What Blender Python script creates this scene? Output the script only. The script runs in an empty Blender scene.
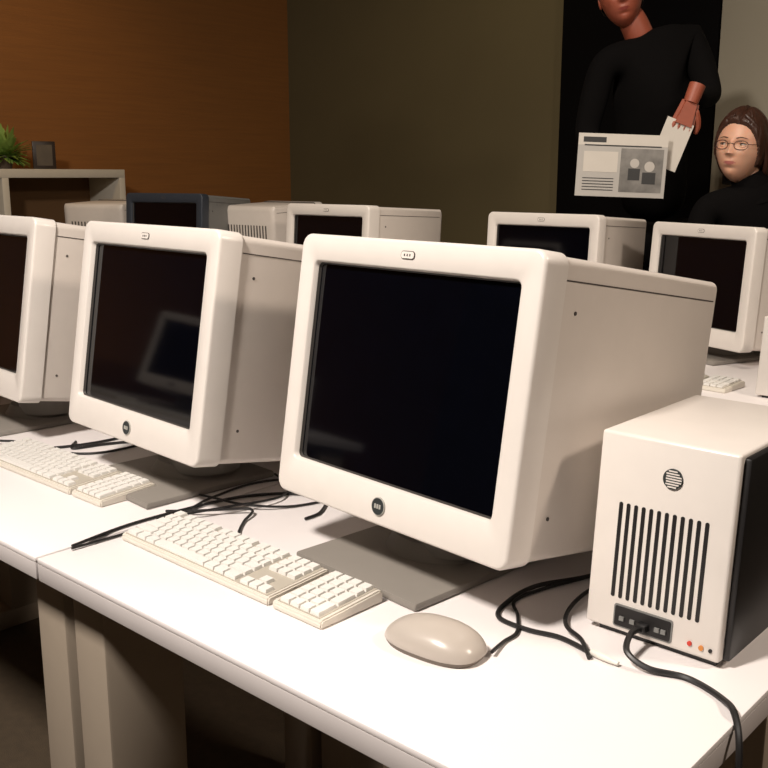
import bpy, bmesh, math, random
from mathutils import Vector, Matrix, noise
random.seed(7)
scene = bpy.context.scene
scene.view_settings.view_transform = 'Standard'
scene.view_settings.look = 'None'
D2R = math.radians
TZ = 0.74   # table top height

# ------------------------------------------------------------------ materials
MATS = {}
def mat(name, col, rough=0.5, col2=None, scale=30.0, bump=0.0, bscale=200.0, spec=0.5, metal=0.0, coat=0.0, stretch=None, sss=0.0):
    if name in MATS: return MATS[name]
    m = bpy.data.materials.new(name); m.use_nodes = True
    nt = m.node_tree; b = nt.nodes['Principled BSDF']
    b.inputs['Roughness'].default_value = rough
    b.inputs['Metallic'].default_value = metal
    b.inputs['Specular IOR Level'].default_value = spec
    b.inputs['Coat Weight'].default_value = coat
    b.inputs['Coat Roughness'].default_value = .18
    if sss:
        b.inputs['Subsurface Weight'].default_value = sss; b.inputs['Subsurface Radius'].default_value=(.01,.004,.002); b.inputs['Subsurface Scale'].default_value=1
    if col2 is None: col2 = tuple(c*0.93 for c in col)
    tc = nt.nodes.new('ShaderNodeTexCoord')
    mp = nt.nodes.new('ShaderNodeMapping')
    if stretch: mp.inputs['Scale'].default_value = stretch
    nz = nt.nodes.new('ShaderNodeTexNoise'); nz.inputs['Scale'].default_value = scale; nz.inputs['Detail'].default_value = 4
    mx = nt.nodes.new('ShaderNodeMix'); mx.data_type = 'RGBA'
    mx.inputs[6].default_value = (*col, 1); mx.inputs[7].default_value = (*col2, 1)
    nt.links.new(tc.outputs['Object'], mp.inputs['Vector'])
    nt.links.new(mp.outputs['Vector'], nz.inputs['Vector'])
    nt.links.new(nz.outputs['Fac'], mx.inputs[0])
    nt.links.new(mx.outputs[2], b.inputs['Base Color'])
    if bump > 0:
        n2 = nt.nodes.new('ShaderNodeTexNoise'); n2.inputs['Scale'].default_value = bscale
        bp = nt.nodes.new('ShaderNodeBump'); bp.inputs['Strength'].default_value = bump; bp.inputs['Distance'].default_value = 0.002
        nt.links.new(mp.outputs['Vector'], n2.inputs['Vector'])
        nt.links.new(n2.outputs['Fac'], bp.inputs['Height'])
        nt.links.new(bp.outputs['Normal'], b.inputs['Normal'])
    MATS[name] = m
    return m

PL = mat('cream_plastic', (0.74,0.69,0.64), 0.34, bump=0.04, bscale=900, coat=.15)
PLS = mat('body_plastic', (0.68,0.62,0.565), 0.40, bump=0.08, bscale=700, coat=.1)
GR = mat('seam_dark', (0.06,0.05,0.045), 0.7)
SCR = mat('screen_glass', (0.0012,0.0015,0.0032), 0.05, col2=(0.0008,0.001,0.002), spec=0.55)
RIM = mat('screen_rim', (0.05,0.045,0.04), 0.5)
FOOT = mat('foot_grey', (0.24,0.22,0.195), 0.5)
BADGE = mat('badge_dark', (0.03,0.035,0.035), 0.35)
BADGER = mat('badge_ring', (0.45,0.44,0.40), 0.35)
DKP = mat('dark_plastic', (0.010,0.009,0.009), 0.4)
NAVY = mat('slate_plastic', (0.035,0.042,0.055), 0.4)
GREYP = mat('grey_plastic', (0.20,0.20,0.19), 0.5)
KEYB = mat('keyboard_base', (0.70,0.655,0.575), 0.42)
KEYC = mat('keycap', (0.80,0.78,0.74), 0.42)
MOUSEM = mat('mouse_plastic', (0.48,0.43,0.38), 0.30, coat=.2)
MOUSEB = mat('mouse_base', (0.16,0.13,0.10), 0.5)
TABLE = mat('table_laminate', (0.82,0.78,0.77), 0.40, col2=(0.79,0.745,0.735), scale=6, bump=0.03, bscale=300)
TEDGE = mat('table_edge', (0.60,0.56,0.55), 0.5)
LEG = mat('table_leg_paint', (0.36,0.30,0.235), 0.5)
BLK = mat('cable_black', (0.012,0.011,0.011), 0.4)
WHT = mat('connector_white', (0.8,0.77,0.7), 0.4)
RED = mat('sticker_red', (0.6,0.05,0.03), 0.5)
ORG = mat('sticker_orange', (0.65,0.25,0.06), 0.5)
SHELF = mat('shelf_white', (0.62,0.58,0.50), 0.5)

# ------------------------------------------------------------------ mesh builder
class B:
    def __init__(s):
        s.v=[]; s.f=[]; s.mi=[]; s.mats=[]
    def m(s, mt):
        if mt not in s.mats: s.mats.append(mt)
        return s.mats.index(mt)
    def bm(s, bm, mt=None, M=None, recalc=True, matlist=None):
        if recalc: bmesh.ops.recalc_face_normals(bm, faces=bm.faces)
        off=len(s.v)
        bm.verts.index_update()
        for v in bm.verts:
            s.v.append(tuple((M @ v.co) if M else v.co))
        for f in bm.faces:
            s.f.append([off+v.index for v in f.verts])
            s.mi.append(s.m(matlist[f.material_index]) if matlist else s.m(mt))
        bm.free()
    def box(s, c, size, mt, bev=0.0, seg=2, M=None, rot=None, warp=None):
        bm=bmesh.new(); bmesh.ops.create_cube(bm,size=1)
        bmesh.ops.scale(bm,vec=size,verts=bm.verts)
        if bev>0: bmesh.ops.bevel(bm,geom=bm.edges[:],offset=bev,segments=seg,affect='EDGES',profile=0.5)
        if warp:
            for v in bm.verts: v.co=warp(v.co)
        X=Matrix.Translation(c)
        if rot: X = X @ rot
        s.bm(bm,mt,(M@X) if M else X)
    def ell(s, c, rad, mt, M=None, rot=None, u=20, v=12):
        bm=bmesh.new(); bmesh.ops.create_uvsphere(bm,u_segments=u,v_segments=v,radius=1)
        X=Matrix.Translation(c)
        if rot: X = X @ rot
        X = X @ Matrix.Diagonal((*rad,1))
        s.bm(bm,mt,(M@X) if M else X)
    def cyl(s, c, r, h, mt, axis='Z', n=32, M=None, r2=None, bev=0):
        bm=bmesh.new(); bmesh.ops.create_cone(bm,cap_ends=True,segments=n,radius1=r,radius2=r if r2 is None else r2,depth=h)
        X=Matrix.Translation(c)
        if axis=='Y': X = X @ Matrix.Rotation(D2R(90),4,'X')
        if axis=='X': X = X @ Matrix.Rotation(D2R(90),4,'Y')
        s.bm(bm,mt,(M@X) if M else X)
    def loft(s, loops, mts, cap0=None, cap1=None, M=None):
        bm=bmesh.new(); L=[]
        ml=[]
        def mid(x):
            if x not in ml: ml.append(x)
            return ml.index(x)
        for lp in loops: L.append([bm.verts.new(p) for p in lp])
        n=len(L[0])
        for i in range(len(L)-1):
            k=mid(mts[i] if isinstance(mts,list) else mts)
            for j in range(n):
                f=bm.faces.new((L[i][j],L[i][(j+1)%n],L[i+1][(j+1)%n],L[i+1][j])); f.material_index=k
        if cap0: f=bm.faces.new(L[0]); f.material_index=mid(cap0)
        if cap1: f=bm.faces.new(L[-1][::-1]); f.material_index=mid(cap1)
        s.bm(bm,M=M,matlist=ml)
    def tube(s, pts, r, mt, M=None, n=8, closed=False, radii=None):
        pts=[Vector(p) for p in pts]; loops=[]
        N=len(pts)
        up=None
        for i,p in enumerate(pts):
            if closed: t=pts[(i+1)%N]-pts[i-1]
            else: t=pts[min(i+1,N-1)]-pts[max(i-1,0)]
            t.normalize()
            if up is None:
                up=Vector((0,0,1)) if abs(t.z)<0.9 else Vector((1,0,0))
            a=t.cross(up).normalized(); b=a.cross(t).normalized(); up=b
            rr_=radii[i] if radii else r
            loops.append([p+rr_*(math.cos(2*math.pi*k/n)*a+math.sin(2*math.pi*k/n)*b) for k in range(n)])
        if closed:
            loops.append(loops[0]); s.loft(loops,mt,M=M)
        else: s.loft(loops,mt,mt,mt,M=M)
    def mesh_obj(s, me, mt, M=None):
        bm=bmesh.new(); bm.from_mesh(me); s.bm(bm,mt,M,recalc=False); bpy.data.meshes.remove(me)
    def make(s, name, loc=(0,0,0), rotz=0, smooth=40):
        me=bpy.data.meshes.new(name+'_mesh'); me.from_pydata(s.v,[],s.f)
        for m_ in s.mats: me.materials.append(m_)
        me.polygons.foreach_set('material_index',s.mi)
        me.polygons.foreach_set('use_smooth',[True]*len(s.f))
        me.update(); me.set_sharp_from_angle(angle=D2R(smooth))
        return inst(name,me,loc,rotz)
def inst(name, me, loc, rotz=0, sc=1):
    o=bpy.data.objects.new(name,me); scene.collection.objects.link(o)
    o.location=loc; o.rotation_euler=(0,0,D2R(rotz)); o.scale=(sc,sc,sc)
    return o
def rr(w,h,r,y,cz,n=6,cx=0):
    pts=[]
    for (sx,sz,a0) in ((1,1,0),(-1,1,90),(-1,-1,180),(1,-1,270)):
        for k in range(n+1):
            a=D2R(a0+90*k/n)
            pts.append((cx+sx*(w/2-r)+r*math.cos(a), y, cz+sz*(h/2-r)+r*math.sin(a)))
    return pts
def catmull(P, k=8):
    P=[Vector(p) for p in P]; Q=[P[0]]+P+[P[-1]]; out=[]
    for i in range(1,len(Q)-2):
        for j in range(k):
            t=j/k; a,b,c,d=Q[i-1],Q[i],Q[i+1],Q[i+2]
            out.append(0.5*((2*b)+(c-a)*t+(2*a-5*b+4*c-d)*t*t+(3*b-a-3*c+d)*t**3))
    out.append(P[-1]); return out

# ------------------------------------------------------------------ CRT monitor
def monitor_mesh(W=0.45,H=0.385,D=0.425,hb=0.088,tilt=9.0,face=PL,body=PLS,fx=-0.03):
    b=B(); M=Matrix.Translation((0,0,hb)) @ Matrix.Rotation(D2R(-tilt),4,'X')
    cz=H/2
    bl,bt,bb=0.034,0.040,0.056
    wi,hi=W-2*bl,H-bt-bb; ci=bb+hi/2
    loops=[rr(W-.05,H-.05,.018,D,cz), rr(W-.018,H-.018,.018,D-.005,cz), rr(W-.008,H-.008,.012,D-.014,cz),
           rr(W-.008,H-.008,.012,.046,cz), rr(W-.016,H-.016,.011,.046,cz), rr(W-.016,H-.016,.011,.0440,cz),
           rr(W,H,.017,.0440,cz), rr(W,H,.017,.005,cz), rr(W-.002,H-.002,.017,.0020,cz), rr(W-.005,H-.005,.016,.0005,cz),
           rr(W-.009,H-.009,.014,0,cz), rr(wi+.008,hi+.008,.011,0,ci), rr(wi+.003,hi+.003,.009,.002,ci),
           rr(wi,hi,.008,.009,ci), rr(wi-.004,hi-.004,.007,.013,ci)]
    mts=[body,body,body,body,GR,GR,face,face,face,face,face,face,face,RIM]
    b.loft(loops,mts,body,SCR,M=M)
    for sx in (-1,1):
        b.box((sx*(W/2-.0039),(D-.018+.046)/2,H-.032),(.0012,D-.070,.0016),GR,M=M)
        for (yy,zz) in ((.075,.06),(.075,H-.07),(D-.06,.06)):
            b.cyl((sx*(W/2-.0038),yy,zz),.0026,.0012,GR,'X',12,M=M)
        b.box((sx*(W/2-.0036),D-.10,.065),(.0012,.045,.013),GR,M=M)
        b.box((sx*(W/2-.0030),D-.108,.065),(.0012,.014,.007),BADGER,M=M)
        b.box((sx*(W/2-.0030),D-.09,.065),(.0012,.008,.007),BADGER,M=M)
    for i in range(14):
        b.box(((i-6.5)*.018,D+.0003,cz+.05),(.007,.001,.09),GR,M=M)
    b.cyl((0,-.0008,.027),.0125,.003,BADGER,'Y',32,M=M)
    b.cyl((0,-.0015,.027),.0113,.003,BADGE,'Y',32,M=M)
    for (dx,w,dz) in ((-.0045,.003,0),(0,.003,0),(.0045,.003,0)):
        b.box((dx,-.0032,.027),(w,.0004,.006),BADGER,M=M)
    b.loft([rr(.026,.011,.005,-.0002,H-.020),rr(.026,.011,.005,-.0012,H-.020)],GR,GR,GR,M=M)
    b.loft([rr(.024,.009,.004,-.0005,H-.020),rr(.024,.009,.004,-.0018,H-.020)],face,face,face,M=M)
    for dx in (-.005,0,.005): b.box((dx,-.002,H-.020),(.0018,.0008,.003),GR,M=M)
    b.box((fx,.115,.006),(.25,.27,.012),FOOT,.004)
    b.cyl((fx,.16,.022),.085,.024,FOOT,'Z',40,r2=.07)
    hh=hb-.012
    b.cyl((0,.16,(hh+.02)/2),.065,max(hh-.02,.01),FOOT,'Z',40)
    return b
mb=monitor_mesh()
m0=mb.make('crt_monitor',(-.838,.916,TZ),-5)
mB=monitor_mesh(W=.44,H=.38,D=.38,hb=.095,tilt=9.5)
m1=mB.make('crt_monitor',(-1.427,.912,TZ),-4)
inst('crt_monitor',m1.data,(-2.060,.950,TZ),-4)
me2=monitor_mesh(W=.42,H=.36,D=.34,hb=.05,tilt=3.5,fx=0)
m3=me2.make('crt_monitor',(-1.27,2.807,TZ),-21)
o=inst('crt_monitor',m3.data,(-1.800,2.76,TZ),0); o.scale=(1.04,1,1.05)
o=inst('crt_monitor',m3.data,(-2.66,2.60,TZ),0); o.scale=(1.06,1.30,1.09)
monitor_mesh(W=.42,H=.39,D=.36,hb=.09,tilt=4,face=NAVY,body=GREYP,fx=0).make('crt_monitor',(-3.52,2.48,TZ),14)
mn=monitor_mesh(W=.34,H=.36,D=.30,hb=.08,tilt=2,fx=0)
m6=mn.make('crt_monitor',(-4.12,2.75,TZ),200)
inst('crt_monitor',m6.data,(-3.26,3.04,TZ),182)

# ------------------------------------------------------------------ keyboards
def keyboard_mesh():
    b=B()
    def tray(x0,x1):
        prof=[(0,0),(0,.008),(.003,.012),(.108,.018),(.113,.015),(.113,0)]
        bm=bmesh.new()
        A=[bm.verts.new((x0,p[0]-.060,p[1])) for p in prof]; C=[bm.verts.new((x1,p[0]-.060,p[1])) for p in prof]
        bm.faces.new(A); bm.faces.new(C[::-1])
        for i in range(len(prof)): bm.faces.new((A[i],C[i],C[(i+1)%len(prof)],A[(i+1)%len(prof)]))
        bmesh.ops.bevel(bm,geom=bm.edges[:],offset=.002,segments=2,affect='EDGES')
        b.bm(bm,KEYB)
    sl=math.atan(.006/.105)
    def key(cx,cy,w,d=.0153,h=.0065):
        z=.012+(cy+.057)*math.tan(sl)-.0008
        bm=bmesh.new()
        q=[]
        for (k,zz) in ((1,0),(1,h*.3),(.86,h)):
            W=w/2-(1-k)*.008; Dd=d/2-(1-k)*.009
            q.append([bm.verts.new((sx*W,sy*Dd,zz)) for sx,sy in ((-1,-1),(1,-1),(1,1),(-1,1))])
        for i in range(2):
            for j in range(4): bm.faces.new((q[i][j],q[i][(j+1)%4],q[i+1][(j+1)%4],q[i+1][j]))
        bm.faces.new(q[2])
        b.bm(bm,KEYC,Matrix.Translation((cx,cy,z))@Matrix.Rotation(sl,4,'X'))
    tray(-.225,.122); tray(.130,.223)
    WELL=mat('key_well',(.46,.42,.35),.7)
    for (a,c) in ((-.2185,.1165),(.1375,.2165)):
        b.box(((a+c)/2,-.004,.012+.053*math.tan(sl)+.0002),(c-a,.1035,.001),WELL,rot=Matrix.Rotation(sl,4,'X'))
    P=.0187; x0=-.217
    R=.0170
    ys=[-.0465+i*R for i in range(6)]
    rows=[[1.4,1.2,1.2,6.4,1.2,1.2,1.4],[2.2]+[1]*10+[2.0],[1.8]+[1]*11+[1.4],[1.5]+[1]*12+[.7],[1]*13+[1.2],[1,.3]+[1]*4+[.3]+[1]*4+[.3]+[1]*3]
    for y,row in zip(ys,rows):
        x=x0; tot=sum(row); s_=14.2/tot
        for i,w in enumerate(row):
            ww=w*s_*P
            if w>=.6: key(x+ww/2,y,ww-.0020)
            x+=ww
    for c in range(3):
        cx=x0+14.2*P+.008+c*P+P/2
        for r in (0,3,4,5): key(cx,ys[r],P-.0020)
    key(x0+14.2*P+.008+1.5*P,ys[1],P-.0020)
    for c in range(4):
        cx=.1395+c*.0187+.0093
        for r in range(6):
            if c==3 and r in (0,2): continue
            if c==3 and r in (1,3): key(cx,ys[r]-R/2,.0165,R*2-.002); continue
            key(cx,ys[r],.0165)
    return b
k0=keyboard_mesh().make('computer_keyboard',(-1.022,.836,TZ),-1,smooth=30)
inst('computer_keyboard',k0.data,(-1.625,.900,TZ),0)
inst('computer_keyboard',k0.data,(-1.20,2.48,TZ),-4)
inst('computer_keyboard',k0.data,(-1.95,2.48,TZ),0)
inst('computer_keyboard',k0.data,(-2.23,.86,TZ),-3)

# ------------------------------------------------------------------ mouse
def mouse():
    b=B(); L,W,Hh=.065,.038,.035
    def prof(k,z,s):
        pts=[]
        for i in range(48):
            a=2*math.pi*i/48; c,sn=math.cos(a),math.sin(a)
            e=2/2.6
            x=math.copysign(abs(c)**e,c)*L*s; y=math.copysign(abs(sn)**e,sn)*W*s
            y*=1+.06*(x/L)
            zz=z
            if z>.008: zz=z*(1-.16*((x/L)-.1)**2*1.0)
            pts.append((x,y,zz))
        return pts
    loops=[prof(1,0,.93),prof(1,.003,.97)]
    mts=[MOUSEB]
    loops.append(prof(1,.006,.985)); mts.append(MOUSEB)
    n=10
    for i in range(n+1):
        t=i/n*math.pi/2
        s_=math.cos(t)**.68 if i<n else .02
        loops.append(prof(1,.007+(Hh-.007)*math.sin(t),max(s_,.02))); mts.append(MOUSEM)
    b.loft(loops,mts,MOUSEB,MOUSEM)
    return b.make('computer_mouse',(-.668,.832,TZ),6)
mouse()

# ------------------------------------------------------------------ small desktop computer
def desktop(W=.180):
    b=B(); H,D=.25,.28
    k=.085   # front face leans back slightly
    def lean(c0):
        def f(co):
            z=co.z+c0[2]
            return Vector((co.x,co.y+k*z*(1 if co.y<-.1 else 0),co.z))
        return f
    FM=Matrix.Identity(4); FM[1][2]=k
    b.box((-.004,0,H/2+.004),(W-.008,D,H-.008),PL,.004,3,warp=lean((0,0,H/2)))
    b.box((W/2-.006,.004,H/2+.002),(.012,D-.012,H-.014),DKP,.003,warp=lean((0,0,H/2)))
    b.box((0,-D/2+.020,.003),(W-.03,.02,.006),DKP)
    b.box((0,D/2-.02,.003),(W-.03,.02,.006),DKP)
    yf=-D/2-.0004
    for i in range(12):
        x=-.056+i*.0098
        b.loft([rr(.0048,.118,.0022,yf-.0006,.108,4,x),rr(.0048,.118,.0022,yf+.002,.108,4,x)],DKP,DKP,DKP,M=FM)
    b.loft([rr(.076,.028,.003,yf-.0012,.028,4,-.014),rr(.076,.028,.003,yf+.004,.028,4,-.014)],GREYP,GREYP,GREYP,M=FM)
    b.loft([rr(.072,.024,.002,yf-.0020,.028,4,-.014),rr(.072,.024,.002,yf+.004,.028,4,-.014)],DKP,DKP,DKP,M=FM)
    for x in (-.040,-.026,.006,.014): b.box((x,yf-.003,.026),(.006,.003,.005),GREYP,M=FM)
    b.box((-.012,yf-.006,.024),(.014,.012,.010),DKP,.002,M=FM)
    # striped globe badge
    b.cyl((.006,yf-.0006,.208),.0120,.003,BADGE,'Y',40,M=FM)
    for q in range(-3,4):
        z=q*.0031; w=2*math.sqrt(.0112**2-z*z)
        b.box((.006+(.0016 if q in (-1,0,1) else 0),yf-.0024,.208+z),(w*.86,.0006,.0015),PL,M=FM)
    b.cyl((.046,yf-.0006,.022),.0028,.002,RED,'Y',16,M=FM)
    b.cyl((.060,yf-.0006,.021),.0030,.002,ORG,'Y',16,M=FM)
    b.cyl((.071,yf-.0006,.021),.0022,.002,DKP,'Y',16,M=FM)
    return b
d0=desktop().make('desktop_computer',(-.475,1.143,TZ),0)
o=inst('desktop_computer',d0.data,(-.82,2.56,TZ),0); o.scale=(1,1,.82)

# ------------------------------------------------------------------ tables
def table(name,x0,x1,y0,y1,legx):
    b=B(); th=.036
    b.box(((x0+x1)/2,(y0+y1)/2,TZ-.0045),(x1-x0,y1-y0,.009),TABLE,.0025)
    b.box(((x0+x1)/2,(y0+y1)/2,TZ-th/2-.004),(x1-x0-.001,y1-y0-.001,th-.009),TEDGE,.0015)
    b.box(((x0+x1)/2,(y0+y1)/2+.03,TZ-th-.03),(x1-x0-.16,.04,.05),LEG,.004)
    for lx in legx:
        b.box((lx,y0+.12,(TZ-th+.05)/2),(.085,.14,TZ-th-.05),LEG,.006)
        b.box((lx,y1-.18,(TZ-th+.05)/2),(.085,.10,TZ-th-.05),LEG,.006)
        b.box((lx,(y0+y1)/2,.03),(.09,(y1-y0)-.06,.06),LEG,.012)
        b.box((lx,(y0+y1)/2,TZ-th-.02),(.06,(y1-y0)-.14,.04),LEG,.006)
    return b.make(name,(0,0,0))
table('table',-1.278,-.335,.655,1.455,(-1.234,-.45))
table('table',-2.70,-1.283,.655,1.455,(-2.6,-1.345))
table('table',-2.40,-.40,2.33,3.15,(-2.3,-.5))
table('table',-4.35,-2.405,2.33,3.22,(-4.25,-2.5))
# out-of-view row added for its reflection in one screen
table('table',-4.9,-3.30,-1.0,-.15,(-4.8,-3.40))
inst('computer_keyboard',k0.data,(-3.62,-.38,TZ),150)
inst('computer_keyboard',k0.data,(-4.25,-.36,TZ),175)
inst('desktop_computer',d0.data,(-3.66,-.72,TZ),160)
inst('crt_monitor',m1.data,(-4.10,-.62,TZ),158)

# ------------------------------------------------------------------ cables
def cable(name,pts,r=.003,mt=BLK,plug=None):
    b=B(); P=catmull(pts,8); b.tube(P,r,mt,n=8)
    if plug:
        a,bb=Vector(plug[0]),Vector(plug[1])
        b.tube([a,a.lerp(bb,.05),a.lerp(bb,.6),bb],r,plug[2],n=10,radii=[.003,.0042,.0042,.0025])
    return b.make(name)
Z=TZ+.0032
cable('power_cable',[(-1.275,.712,Z),(-1.290,.82,Z),(-1.283,.935,Z),(-1.265,1.03,Z),(-1.215,1.10,Z),(-1.15,1.12,Z),(-1.105,1.07,Z),(-1.10,1.03,Z)],.0027)
cable('power_cable',[(-1.265,.705,Z+.001),(-1.262,.80,Z),(-1.262,.90,Z+.004),(-1.30,1.00,Z),(-1.30,1.12,Z),(-1.20,1.25,Z),(-1.12,1.36,Z)],.0022)
cable('usb_cable',[(-1.30,.90,Z),(-1.245,.93,Z+.006),(-1.19,.99,Z+.006),(-1.165,.955,Z),(-1.14,.925,Z),(-1.118,.905,Z)],.0024)
cable('usb_cable',[(-1.33,.99,Z),(-1.27,.985,Z+.007),(-1.21,1.00,Z+.006),(-1.16,1.06,Z),(-1.13,1.16,Z)],.0022)
cable('usb_cable',[(-1.27,.86,Z+.004),(-1.22,.96,Z+.010),(-1.20,1.06,Z+.006),(-1.25,1.13,Z),(-1.32,1.16,Z)],.0022)
cable('power_cable',[(-1.80,1.03,Z),(-1.76,1.00,Z),(-1.74,1.06,Z),(-1.70,1.16,Z),(-1.74,1.26,Z)])
cable('power_cable',[(-1.98,.87,Z),(-1.86,.92,Z),(-1.79,.98,Z),(-1.76,1.10,Z),(-1.80,1.2,Z)])
cable('usb_cable',[(-1.93,.90,Z+.006),(-1.84,.96,Z+.005),(-1.75,.97,Z),(-1.69,1.02,Z),(-1.68,1.12,Z)],.0025)
cable('mouse_cable',[(-.603,.858,Z+.004),(-.612,.895,Z),(-.614,.925,Z),(-.64,.965,Z),(-.668,1.00,Z),(-.660,1.06,Z),(-.635,1.14,Z),(-.62,1.24,Z)],.0024)
cable('power_cable',[(-.61,1.30,Z),(-.632,1.15,Z),(-.668,1.05,Z+.004),(-.672,.985,Z),(-.655,.945,Z),(-.61,.940,Z),(-.567,.949,Z),(-.520,.940,Z)],.0032,plug=((-.520,.940,TZ+.0045),(-.482,.936,TZ+.0045),WHT))
cable('usb_cable',[(-.600,1.16,Z),(-.607,1.085,Z+.004),(-.598,1.02,Z+.003),(-.575,.975,Z+.004),(-.542,.955,Z+.004),(-.515,.928,Z)],.0028)
cable('power_cable',[(-.487,.994,TZ+.024),(-.487,.972,TZ+.026),(-.478,.948,TZ+.016),(-.45,.946,TZ+.006),(-.41,.960,Z),(-.365,.945,Z),(-.338,.918,TZ+.004),(-.322,.895,TZ-.03),(-.318,.885,.60),(-.33,.90,.4),(-.34,.93,.15),(-.30,1.0,.006),(-.1,1.1,.006)],.0038)
cable('power_cable',[(-1.0,1.50,.62),(-.98,1.52,.3),(-.9,1.5,.02),(-.95,1.2,.007),(-.85,.95,.007),(-.98,.80,.007)],.004)

# ------------------------------------------------------------------ room
def slab(name,c,size,m_):
    b=B(); b.box(c,size,m_); return b.make(name)
WL=mat('wall_brown',(0.29,0.112,0.022),0.7,col2=(0.20,0.078,0.017),scale=7,bump=0.5,bscale=30,stretch=(1,.35,9))
WB=mat('wall_olive',(0.120,0.094,0.042),0.75,col2=(0.105,0.081,0.036),scale=3,bump=0.15,bscale=60)
WD=mat('wall_dark',(0.10,0.08,0.06),0.8)
FL=mat('floor_carpet',(0.095,0.066,0.038),0.9,col2=(0.055,0.039,0.023),scale=40,bump=0.6,bscale=400)
CE=mat('ceiling_paint',(0.16,0.14,0.12),0.9)
slab('floor',(-1.25,.8,-.05),(7.7,7.8,.1),FL)
slab('ceiling',(-1.25,.8,3.25),(7.7,7.8,.1),CE)
slab('wall_left',(-5.05,.8,1.6),(.1,7.8,3.2),WL)
slab('wall_back',(-1.25,4.65,1.6),(7.5,.1,3.2),WB)
slab('wall_right',(2.55,.8,1.6),(.1,7.8,3.2),WD)
slab('wall_front',(-1.25,-3.05,1.6),(7.5,.1,3.2),WD)
BB=mat('baseboard_paint',(0.05,0.04,0.03),0.6)
slab('baseboard_left',(-4.993,.8,.05),(.014,7.6,.1),BB)
slab('baseboard_back',(-1.25,4.593,.05),(7.48,.014,.1),BB)
BANB=mat('banner_black',(0.0025,0.002,0.002),0.9,spec=.08)
BANG=mat('board_grey',(0.34,0.305,0.235),0.6,col2=(0.30,0.27,0.205),scale=4)
b=B(); b.box((-2.435,4.565,1.5),(.84,.03,2.7),BANB,.003); b.cyl((-2.435,4.54,.1),.04,.8,GREYP,'X'); b.box((-2.435,4.54,.05),(.3,.08,.1),GREYP); b.make('display_banner')
b=B(); b.box((-1.375,4.565,1.5),(1.26,.03,2.7),BANG,.003)
b.cyl((-1.80,4.548,2.155),.055,.006,BADGE,'Y')
b.cyl((-1.80,4.546,2.155),.045,.006,BANG,'Y')
for k in range(-3,4):
    z=k*.013; b.box((-1.80,4.542,2.155+z),(2*math.sqrt(.046**2-z*z)*.8,.004,.005),BADGE)
for k in range(5): b.box((-1.68+k*.07,4.546,2.155),(.04,.004,.06),BADGE)
b.box((-1.375,4.545,.06),(1.0,.08,.12),GREYP)
b.make('display_board')
b=B(); b.box((-1.80,4.525,1.37),(.26,.04,.24),DKP,.006); b.box((-1.80,4.503,1.37),(.235,.003,.21),SCR); b.make('flat_screen')

def shelf():
    b=B(); x0,x1,y0,y1,h=-4.98,-4.66,1.7,3.07,1.325
    b.box(((x0+x1)/2,(y0+y1)/2,h-.022),(x1-x0,y1-y0,.044),SHELF,.004)
    for z in (.06,.48,.90): b.box(((x0+x1)/2,(y0+y1)/2,z),(x1-x0-.01,y1-y0-.02,.03),SHELF)
    for y in (y0+.018,(y0+y1)/2,y1-.018): b.box(((x0+x1)/2,y,h/2-.02),(x1-x0-.004,.036,h-.04),SHELF,.003)
    b.box((x0+.008,(y0+y1)/2,h/2),(.012,y1-y0-.05,h-.08),mat('shelf_back',(0.12,.06,.02),.8))
    return b.make('bookshelf')
shelf()
BK=[mat('book_a',(.05,.10,.05),.6),mat('book_b',(.18,.12,.06),.6),mat('book_c',(.06,.07,.09),.6),mat('book_d',(.3,.26,.2),.6)]
b=B(); y=1.78
while y<2.30:
    w=random.uniform(.02,.045); hh=random.uniform(.2,.28); b.box((-4.83,y+w/2,.916+hh/2),(.2,w-.002,hh),random.choice(BK),.002); y+=w
b.make('row_of_books')
LEAF=mat('leaf_green',(.16,.30,.04),.5,col2=(.36,.48,.12),scale=20)
POT=mat('pot_dark',(.10,.07,.05),.5); SOIL=mat('soil',(.03,.02,.012),.9)
b=B()
b.loft([[(r*math.cos(2*math.pi*k/24),r*math.sin(2*math.pi*k/24),z) for k in range(24)] for r,z in ((.04,0),(.055,.05),(.06,.055),(.06,.065),(.052,.065),(.05,.05))],POT,POT,SOIL)
for i in range(160):
    a=random.uniform(0,6.28); L=random.uniform(.10,.22); el=random.uniform(.0,1.45); w=random.uniform(.014,.022)
    o_=Vector((.02*math.cos(a),.02*math.sin(a),.05)); dr=Vector((math.cos(a)*math.cos(el)*.70,math.sin(a)*math.cos(el)*.70,math.sin(el)*1.0)); sd=Vector((-math.sin(a),math.cos(a),0))
    bm=bmesh.new(); prev=None
    for k in range(7):
        t=k/6; p=o_+dr*L*t+Vector((0,0,-.045*t*t)); ww=w*math.sin(math.pi*min(.98,max(.06,t)))
        if p.z<.004: p.z=.004
        c=[bm.verts.new(p-sd*ww+Vector((0,0,.003))),bm.verts.new(p),bm.verts.new(p+sd*ww+Vector((0,0,.003)))]
        if prev:
            bm.faces.new((prev[0],prev[1],c[1],c[0])); bm.faces.new((prev[1],prev[2],c[2],c[1]))
        prev=c
    b.bm(bm,LEAF,recalc=False)
b.make('potted_plant',(-4.81,2.455,1.325))
b=B()
FR=mat('frame_dark',(.03,.02,.015),.4); PH=mat('photo_print',(.14,.11,.07),.5,col2=(.04,.03,.025),scale=14)
b.box((0,0,.07),(.014,.115,.14),FR,.003,rot=None); b.box((.0078,0,.07),(.002,.08,.105),PH); b.box((-.03,0,.045),(.05,.02,.088),FR)
b.make('picture_frame',(-4.74,2.645,1.325),-15)
slab('stage_platform',(-2.0,3.92,.10),(.9,1.15,.2),WD)

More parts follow.
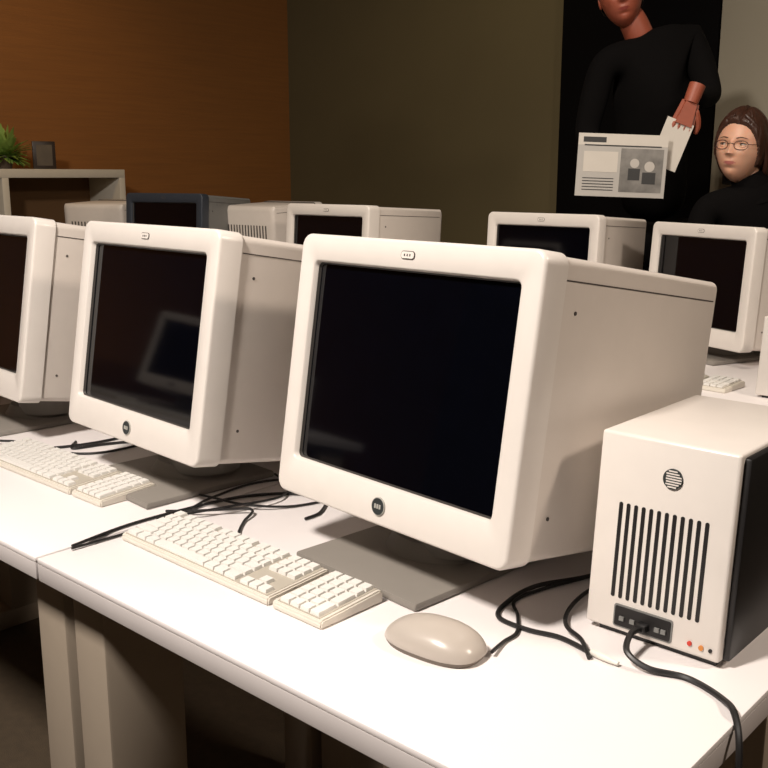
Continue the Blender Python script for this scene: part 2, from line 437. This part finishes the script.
# ------------------------------------------------------------------ people
def skin(verts,edges,radii,sub=2,root=0):
    me=bpy.data.meshes.new('t'); me.from_pydata(verts,edges,[]); o=bpy.data.objects.new('t',me); scene.collection.objects.link(o)
    md=o.modifiers.new('s','SKIN'); md.use_smooth_shade=True
    sv=me.skin_vertices[0].data
    for i,r in enumerate(radii):
        sv[i].radius=(r if isinstance(r,tuple) else (r,r)); sv[i].use_root=(i==root)
    s2=o.modifiers.new('u','SUBSURF'); s2.levels=sub; s2.render_levels=sub
    dg=bpy.context.evaluated_depsgraph_get(); dg.update()
    out=bpy.data.meshes.new_from_object(o.evaluated_get(dg))
    bpy.data.objects.remove(o); bpy.data.meshes.remove(me)
    return out
def chain(b,pts,rad,mt,M=None,sub=1):
    me=skin(pts,[(i,i+1) for i in range(len(pts)-1)],rad,sub); b.mesh_obj(me,mt,M)
def hand(b,wrist,u,n,thumb_side,mt,sc=1.0,curl=35):
    u=Vector(u).normalized(); n=Vector(n); n=(n-u*n.dot(u)).normalized(); v=u.cross(n).normalized()*thumb_side
    M=Matrix.Translation(wrist)@Matrix(((v.x,u.x,n.x,0),(v.y,u.y,n.y,0),(v.z,u.z,n.z,0),(0,0,0,1)))@Matrix.Scale(sc,4)
    bm=bmesh.new(); bmesh.ops.create_cube(bm,size=1); bmesh.ops.scale(bm,vec=(.080,.098,.027),verts=bm.verts)
    for v_ in bm.verts:
        if v_.co.y<0: v_.co.x*=.68
    bmesh.ops.bevel(bm,geom=bm.edges[:],offset=.011,segments=4,affect='EDGES')
    b.bm(bm,mt,M@Matrix.Translation((0,.045,0)))
    b.tube([(0,-.05,0),(0,-.02,0),(0,.01,0)],.026,mt,M=M,n=14,radii=[.026,.025,.023])
    for x,L,k in ((.029,.072,0),(.010,.080,3),(-.010,.075,6),(-.029,.058,10)):
        p=Vector((x*.95,.075,0)); pts=[tuple(p)]
        d=Vector((x*.9,.09,0))
        pts.append(tuple(d)); ang=D2R(curl*.5+k)
        cur=d.copy(); segs=(L*.45,L*.31,L*.24)
        for s_ in segs:
            cur=cur+Vector((x*.12*s_/.03,math.cos(ang)*s_,-math.sin(ang)*s_)); pts.append(tuple(cur)); ang+=D2R(curl)
        chain(b,pts,[.0105,.0102,.0092,.0085,.0072],mt,M)
        b.ell(Vector(pts[-1])+Vector((0,0,.005)),(.005,.006,.0022),mat('nail',(.35,.14,.10),.3),M=M,u=10,v=6)
    chain(b,[(.020,.020,-.004),(.042,.045,-.008),(.056,.066,-.016),(.058,.088,-.026)],[.014,.0125,.0105,.0085],mt,M)
def head(b,M,SK,HR,LP,female=False,glasses=False,seed=0):
    g=lambda x,c,w: math.exp(-((x-c)/w)**2)
    def skull(d):
        x,y,z=d
        k=max(0,-z)
        wz=1-.22*k**1.5-.10*k**6
        X=x*.074*wz; Zz=z*.112
        if y<0:
            Y=-abs(y)**.86*.088
            Y*=1+.07*k-.10*max(0,z)**2
        else: Y=y*.100*(1-.45*k)
        return Vector((X,Y,Zz))
    def face(p,fy):
        x,z=p.x,p.z; ax=abs(x)
        t=max(0,min(1,(.016-z)/.042)); dn=.017*t**1.2*(1 if z>-.026 else math.exp(-((z+.026)/.0055)**2))
        dy=-dn*g(x,0,.0065+.0035*t)
        dy-=.0055*g(z,-.025,.0060)*g(ax,.0105,.0050)
        dy-=.003*g(x,0,.006)*g(z,.010,.012)
        dy+=.0085*g(ax,.030,.0135)*g(z,.002,.0100)
        dy+=.0035*g(ax,.012,.006)*g(z,.004,.009)
        dy-=.0035*g(z,.022,.007)*g(ax,.030,.020)
        dy-=.0050*g(z,-.053,.011)*g(x,0,.022)
        dy+=.0022*g(z,-.0535,.0018)*g(x,0,.019)
        dy+=.0035*g(z,-.069,.005)*g(x,0,.018)
        dy-=.0055*g(z,-.088,.012)*g(x,0,.018)
        dy-=.0050*g(ax,.042,.015)*g(z,-.022,.016)
        dy+=.0015*g(x,0,.003)*g(z,-.040,.006)
        return dy*max(0,min(1,(-fy-.1)/.25))
    bm=bmesh.new(); bmesh.ops.create_uvsphere(bm,u_segments=128,v_segments=110,radius=1)
    for v in bm.verts:
        d=v.co.copy(); p=skull(d); p.y+=face(p,d.y); v.co=p
    for f in bm.faces:
        c=f.calc_center_median(); ax=abs(c.x)
        if c.y<-.05 and ax<.020:
            q=1-(ax/.020)**2
            up=-.0535+.0055*q-.0012*g(ax,0,.003); lo=-.0535-.0065*q
            if lo<c.z<up: f.material_index=1
    b.bm(bm,M=M,matlist=[SK,LP])
    EW=mat('eye_white',(.50,.43,.38),.25); ED=mat('eye_dark',(.025,.014,.008),.15)
    for s in (-1,1):
        ey=-.0655
        b.ell((s*.030,ey,.002),(.0128,.0110,.0100),EW,M=M,u=24,v=16)
        b.ell((s*.030-.0025,ey-.0078,.002),(.0052,.0040,.0052),ED,M=M,u=16,v=10)
        for (sg,off) in ((1,.0042),(-1,-.0030)):
            P=[]
            for k in range(9):
                u=k/8*2-1; ang=u*1.25
                P.append((s*.030+.0140*math.sin(ang),ey+.0020-.0125*math.cos(ang)*.98,.002+off*math.cos(ang*1.1)+ (.0035*math.cos(ang) if sg>0 else -.003*math.cos(ang))))
            b.tube(P,.0032,SK,M=M,n=8,radii=[.0018,.0030,.0038,.0042,.0044,.0042,.0038,.0030,.0018])
        P=[(s*.030+.0140*math.sin((k/8*2-1)*1.25),ey-.0005-.0130*math.cos((k/8*2-1)*1.25),.0025+.0042*math.cos((k/8*2-1)*1.2)) for k in range(9)]
        b.tube(P,.0008,ED,M=M,n=6)
        P=[]
        for k in range(7):
            x=.013+.0055*k; z=.0210+.0030*math.sin(k*.55)
            dz=z/.112; dx=x/.074; yy=-math.sqrt(max(.02,1-dz*dz-dx*dx)); pp=skull(Vector((dx*s,yy,dz))); pp.y+=face(pp,yy)
            P.append((pp.x,pp.y-.0002,pp.z))
        b.tube(P,.0016,HR,M=M,n=6,radii=[.0014,.0019,.0019,.0017,.0014,.0010,.0005])
        b.ell((s*.0735,.010,-.006),(.006,.015,.027),SK,M=M,rot=Matrix.Rotation(s*D2R(20),4,'Z'))
        b.ell((s*.077,.006,-.004),(.003,.008,.016),LP,M=M,u=10,v=8)
    bm=bmesh.new(); bmesh.ops.create_uvsphere(bm,u_segments=128,v_segments=96,radius=1)
    kill=[]
    for v in bm.verts:
        d=v.co.copy()
        tt=max(0,min(1,(d.y+.80)/.62)) if female else max(0,min(1,(d.y+.45)/.45))
        lm=((.66-.10*g(d.x,.12,.3))*(1-tt)+(-.10 if not female else -.55)*tt) if d.y<.1 else -.55
        p=skull(d); e=max(0,min(1,(d.z-lm)/.12)); th=-.004+.013*math.sqrt(e)+(.007 if female else .003)*max(0,d.z)*e
        if d.z<lm-.05: kill.append(v)
        a=math.atan2(d.x-.10,d.y+.2)
        nn=(noise.noise(Vector((a*9+seed,d.z*1.5,3)))*.0035+noise.noise(Vector((a*30+seed,d.z*2,7)))*.0014)*e
        th+=nn
        part=.007*math.exp(-((d.x-.12)/.05)**2)*e if female and d.y<.4 else 0
        sc_=1+(th-part)/.086
        if female and d.y>0 and d.z<0.3: sc_+=.08*d.y
        v.co=Vector((p.x*sc_,p.y*sc_,p.z*(1+(th-part)/.112)))
    bmesh.ops.delete(bm,geom=kill,context='VERTS')
    b.bm(bm,HR,M)
    if female:
        b.ell((0,.075,-.01),(.078,.055,.095),HR,M=M)
        for s in (-1,1):
            for j in range(5):
                o=j*.007
                P=[(s*(.016+o*.3)+.008,-.070+o,.094),(s*.044,-.060+o,.074),(s*(.063+.002*(j%2)),-.038+o,.042),(s*(.073+.002*(j%3)),-.010+o,.005),(s*(.077+.002*(j%2)),.014+o,-.035),(s*.072,.034+o,-.070),(s*.056,.045+o,-.092-.003*j)]
                b.tube(catmull(P,4),.008,HR,M=M,n=10,radii=[.004+.006*math.sin(math.pi*min(1,i/24*1.02))**.6 if i<24 else .003 for i in range(25)])
    if glasses:
        GL=mat('glasses_frame',(.02,.012,.010),.5,spec=.3)
        for s in (-1,1):
            ring=[]
            for i in range(28):
                a=2*math.pi*i/28; xx=s*.031+.0205*math.copysign(abs(math.cos(a))**.8,math.cos(a)); ring.append((xx,-.0915+abs(xx)*.20,.000+.0135*math.copysign(abs(math.sin(a))**.8,math.sin(a))))
            b.tube(ring,.0010,GL,M=M,n=6,closed=True)
            b.tube([(s*.0515,-.081,.004),(s*.068,-.055,.006),(s*.080,-.0,.006)],.0011,GL,M=M,n=6)
        b.tube([(-.0105,-.0895,.003),(0,-.0930,.005),(.0105,-.0895,.003)],.0010,GL,M=M,n=6)

SKW=mat('skin_warm',(.62,.36,.25),.45,col2=(.56,.29,.19),scale=22,sss=.3)
SKM=mat('skin_red',(.34,.085,.045),.5,col2=(.24,.06,.032),scale=30)
LIP=mat('lips',(.42,.14,.12),.35)
HRW=mat('hair_auburn',(.060,.022,.012),.4,col2=(.018,.007,.004),scale=90,stretch=(1,1,.12),bump=.6,bscale=250)
HRM=mat('hair_black',(.01,.008,.007),.5)
CLO=mat('cloth_black',(.004,.0035,.0035),.95,spec=.08,bump=.3,bscale=300)
CLT=mat('trousers_black',(.006,.005,.005),.95,spec=.1)
SHO=mat('shoe_black',(.01,.01,.01),.4)

def body(b,J,k=1.0,cl=CLO,tr=CLT):
    V=[J['pel'],J['waist'],J['chest'],J['upch'],J['neck'],J['shL'],J['elL'],J['wrL'],J['shR'],J['elR'],J['wrR']]
    E=[(0,1),(1,2),(2,3),(3,4),(3,5),(5,6),(6,7),(3,8),(8,9),(9,10)]
    R=[(.155*k,.115*k),(.14*k,.105*k),(.165*k,.115*k),(.12*k,.09*k),(.060*k,.060*k),.066*k,.050*k,.036*k,.066*k,.050*k,.036*k]
    b.mesh_obj(skin(V,E,R,3,0),cl)
    V=[J['pel'],J['hipL'],J['knL'],J['anL'],J['hipR'],J['knR'],J['anR']]
    b.mesh_obj(skin(V,[(0,1),(1,2),(2,3),(0,4),(4,5),(5,6)],[(.14*k,.11*k),.09*k,.065*k,.045*k,.09*k,.065*k,.045*k],2,0),tr)
    for s in ('anL','anR'):
        a=Vector(J[s]); b.ell(a+Vector((0,-.06,-.045)),(.048,.13,.04),SHO)
b=B()
J=dict(pel=(.04,.02,1.10),waist=(.03,.01,1.30),chest=(.01,0,1.53),upch=(-.005,-.01,1.73),neck=(-.04,-.02,1.83),
       shL=(-.19,-.01,1.72),elL=(-.25,-.02,1.44),wrL=(-.20,-.22,1.33),shR=(.150,0,1.80),elR=(.190,-.13,1.58),wrR=(.062,-.33,1.555),
       hipL=(-.05,.02,1.04),knL=(-.08,-.01,.66),anL=(-.09,.03,.285),hipR=(.13,.02,1.04),knR=(.15,-.01,.66),anR=(.16,.03,.285))
body(b,J,1.0)
chain(b,[(-.03,0,1.76),(-.07,-.01,1.84),(-.12,-.015,1.92)],[.062,.056,.055],SKM,sub=2)
head(b,Matrix.Translation((-.14,-.03,1.955))@Matrix.Rotation(D2R(-12),4,'Y')@Matrix.Rotation(D2R(-12),4,'Z')@Matrix.Scale(1.06,4),SKM,HRM,mat('lips_dark',(.22,.04,.03),.4))
hand(b,(.055,-.345,1.552),(-.35,-.10,-.95),(.1,-1,.15),-1,SKM,1.12,26)
hand(b,(-.20,-.25,1.33),(.5,-.12,-.05),(0,1,.1),-1,SKM,1.0,5)
b.make('standing_man',(-1.844,3.587,0),42)
PAP=mat('paper_white',(.62,.58,.52),.6); INK=mat('ink_dark',(.04,.04,.04),.6); PHO=mat('paper_photo',(.42,.40,.37),.6,col2=(.01,.01,.01),scale=16)
b=B()
M=Matrix.Translation((-.195,-.405,1.325))@Matrix.Rotation(D2R(2),4,'Y')
b.box((0,0,0),(.315,.0016,.215),mat('leaflet_tint',(.46,.44,.41),.6),M=M)
b.box((0,-.0006,.088),(.315,.0016,.04),PAP,M=M)
b.box((-.10,-.0016,.087),(.08,.001,.018),INK,M=M); b.box((-.0,-.0016,.068),(.27,.001,.004),INK,M=M)
b.box((.070,-.0012,-.015),(.15,.001,.15),PHO,M=M)
# two printed portraits on the leaflet
for (x,z,r) in ((.045,.010,.016),(.098,.0,.018)):
    b.cyl((x,-.0022,z),r,.001,mat('print_light',(.5,.47,.43),.6),'Y',20,M=M)
    b.box((x,-.0021,z-r-.022),(r*2.6,.001,.040),INK,M=M)
b.box((-.075,-.0012,.012),(.12,.001,.07),PAP,M=M)
for k in range(5): b.box((-.08,-.0012,-.045-k*.010),(.11,.001,.003),INK,M=M)
M=Matrix.Translation((-.012,-.362,1.40))@Matrix.Rotation(D2R(20),4,'Y')
b.box((0,0,0),(.10,.0016,.17),PAP,M=M)
b.make('leaflets',(-1.844,3.587,0),42)
b=B()
J=dict(pel=(.06,.03,.80),waist=(.06,.02,.97),chest=(.055,0,1.10),upch=(.055,0,1.185),neck=(.035,-.005,1.275),
       shL=(-.12,0,1.185),elL=(-.165,-.02,.92),wrL=(-.14,-.12,.70),shR=(.23,0,1.185),elR=(.27,-.02,.92),wrR=(.24,-.12,.70),
       hipL=(-.01,.03,.75),knL=(-.02,0,.42),anL=(-.02,.03,.085),hipR=(.13,.03,.75),knR=(.14,0,.42),anR=(.14,.03,.085))
body(b,J,.90)
b.tube([(.055,.0,1.20),(.042,-.002,1.25),(.028,-.002,1.292),(.026,-.002,1.296)],.06,CLO,n=24,radii=[.085,.066,.060,.052])
chain(b,[(.05,0,1.20),(.04,-.005,1.27),(.012,-.005,1.34)],[.050,.047,.047],SKW,sub=2)
head(b,Matrix.Translation((-.008,-.02,1.390))@Matrix.Rotation(D2R(5),4,'Y')@Matrix.Rotation(D2R(-42),4,'Z')@Matrix.Scale(1.10,4),SKW,HRW,LIP,True,True)
hand(b,(-.14,-.125,.70),(.05,-.2,-1),(-1,0,0),1,SKW,.9,25)
hand(b,(.24,-.125,.70),(-.05,-.2,-1),(1,0,0),-1,SKW,.9,25)
b.make('standing_woman',(-1.428,3.49,0),42)

# ------------------------------------------------------------------ lights
def area(name,loc,target,size,power,col):
    l=bpy.data.lights.new(name,'AREA'); l.energy=power; l.size=size; l.color=col
    o=bpy.data.objects.new(name,l); scene.collection.objects.link(o); o.location=loc
    d=Vector(target)-Vector(loc); o.rotation_euler=d.to_track_quat('-Z','Y').to_euler(); return o
def spot(name,loc,target,ang,power,col,blend=.8,r=.1):
    l=bpy.data.lights.new(name,'SPOT'); l.energy=power; l.spot_size=D2R(ang); l.spot_blend=blend; l.shadow_soft_size=r; l.color=col
    o=bpy.data.objects.new(name,l); scene.collection.objects.link(o); o.location=loc
    d=Vector(target)-Vector(loc); o.rotation_euler=d.to_track_quat('-Z','Y').to_euler(); return o
area('key_fill_light',(-1.0,-.5,2.75),(-1.2,1.0,.8),.30,94,(1,.905,.82))
area('key_fill_light',(1.3,1.9,2.7),(-.7,1.1,.8),.30,38,(1,.84,.70))  # added fill from the right, lightens the monitors' sides
spot('overhead_spot',(-1.2,1.7,3.1),(-1.7,3.1,.9),75,100,(1,.87,.72))
spot('overhead_spot',(-1.9,2.3,2.9),(-1.43,3.49,1.35),26,24,(1,.86,.72))  # extra spot added to brighten the woman's face
spot('overhead_spot',(-3.1,1.2,3.1),(-3.1,2.6,.8),65,60,(1,.85,.65))
spot('overhead_spot',(-3.6,.4,3.1),(-4.0,-.6,.8),60,95,(1,.88,.75))  # added to light the out-of-view row so its reflection shows
spot('wash_spot',(-3.4,2.2,3.1),(-5.0,2.6,1.4),75,38,(1,.66,.28),1.0)
spot('wash_spot',(-2.6,3.3,3.1),(-3.6,4.6,1.3),85,24,(1,.82,.5),1.0)
spot('wash_spot',(-.9,3.2,3.1),(-1.3,4.6,1.9),70,30,(1,.88,.68),1.0)  # added light to lift the grey display board
w=bpy.data.worlds.new('world'); scene.world=w; w.use_nodes=True
w.node_tree.nodes['Background'].inputs[0].default_value=(.5,.4,.3,1); w.node_tree.nodes['Background'].inputs[1].default_value=.05

# ------------------------------------------------------------------ camera
cam=bpy.data.cameras.new('camera'); co=bpy.data.objects.new('camera',cam); scene.collection.objects.link(co)
cam.sensor_width=36; cam.lens=970/768*36
co.location=(0,0,1.29)
th=D2R(12.1); ps=D2R(42)
F=Vector((-math.sin(ps)*math.cos(th),math.cos(ps)*math.cos(th),-math.sin(th)))
co.rotation_euler=F.to_track_quat('-Z','Y').to_euler()
scene.camera=co
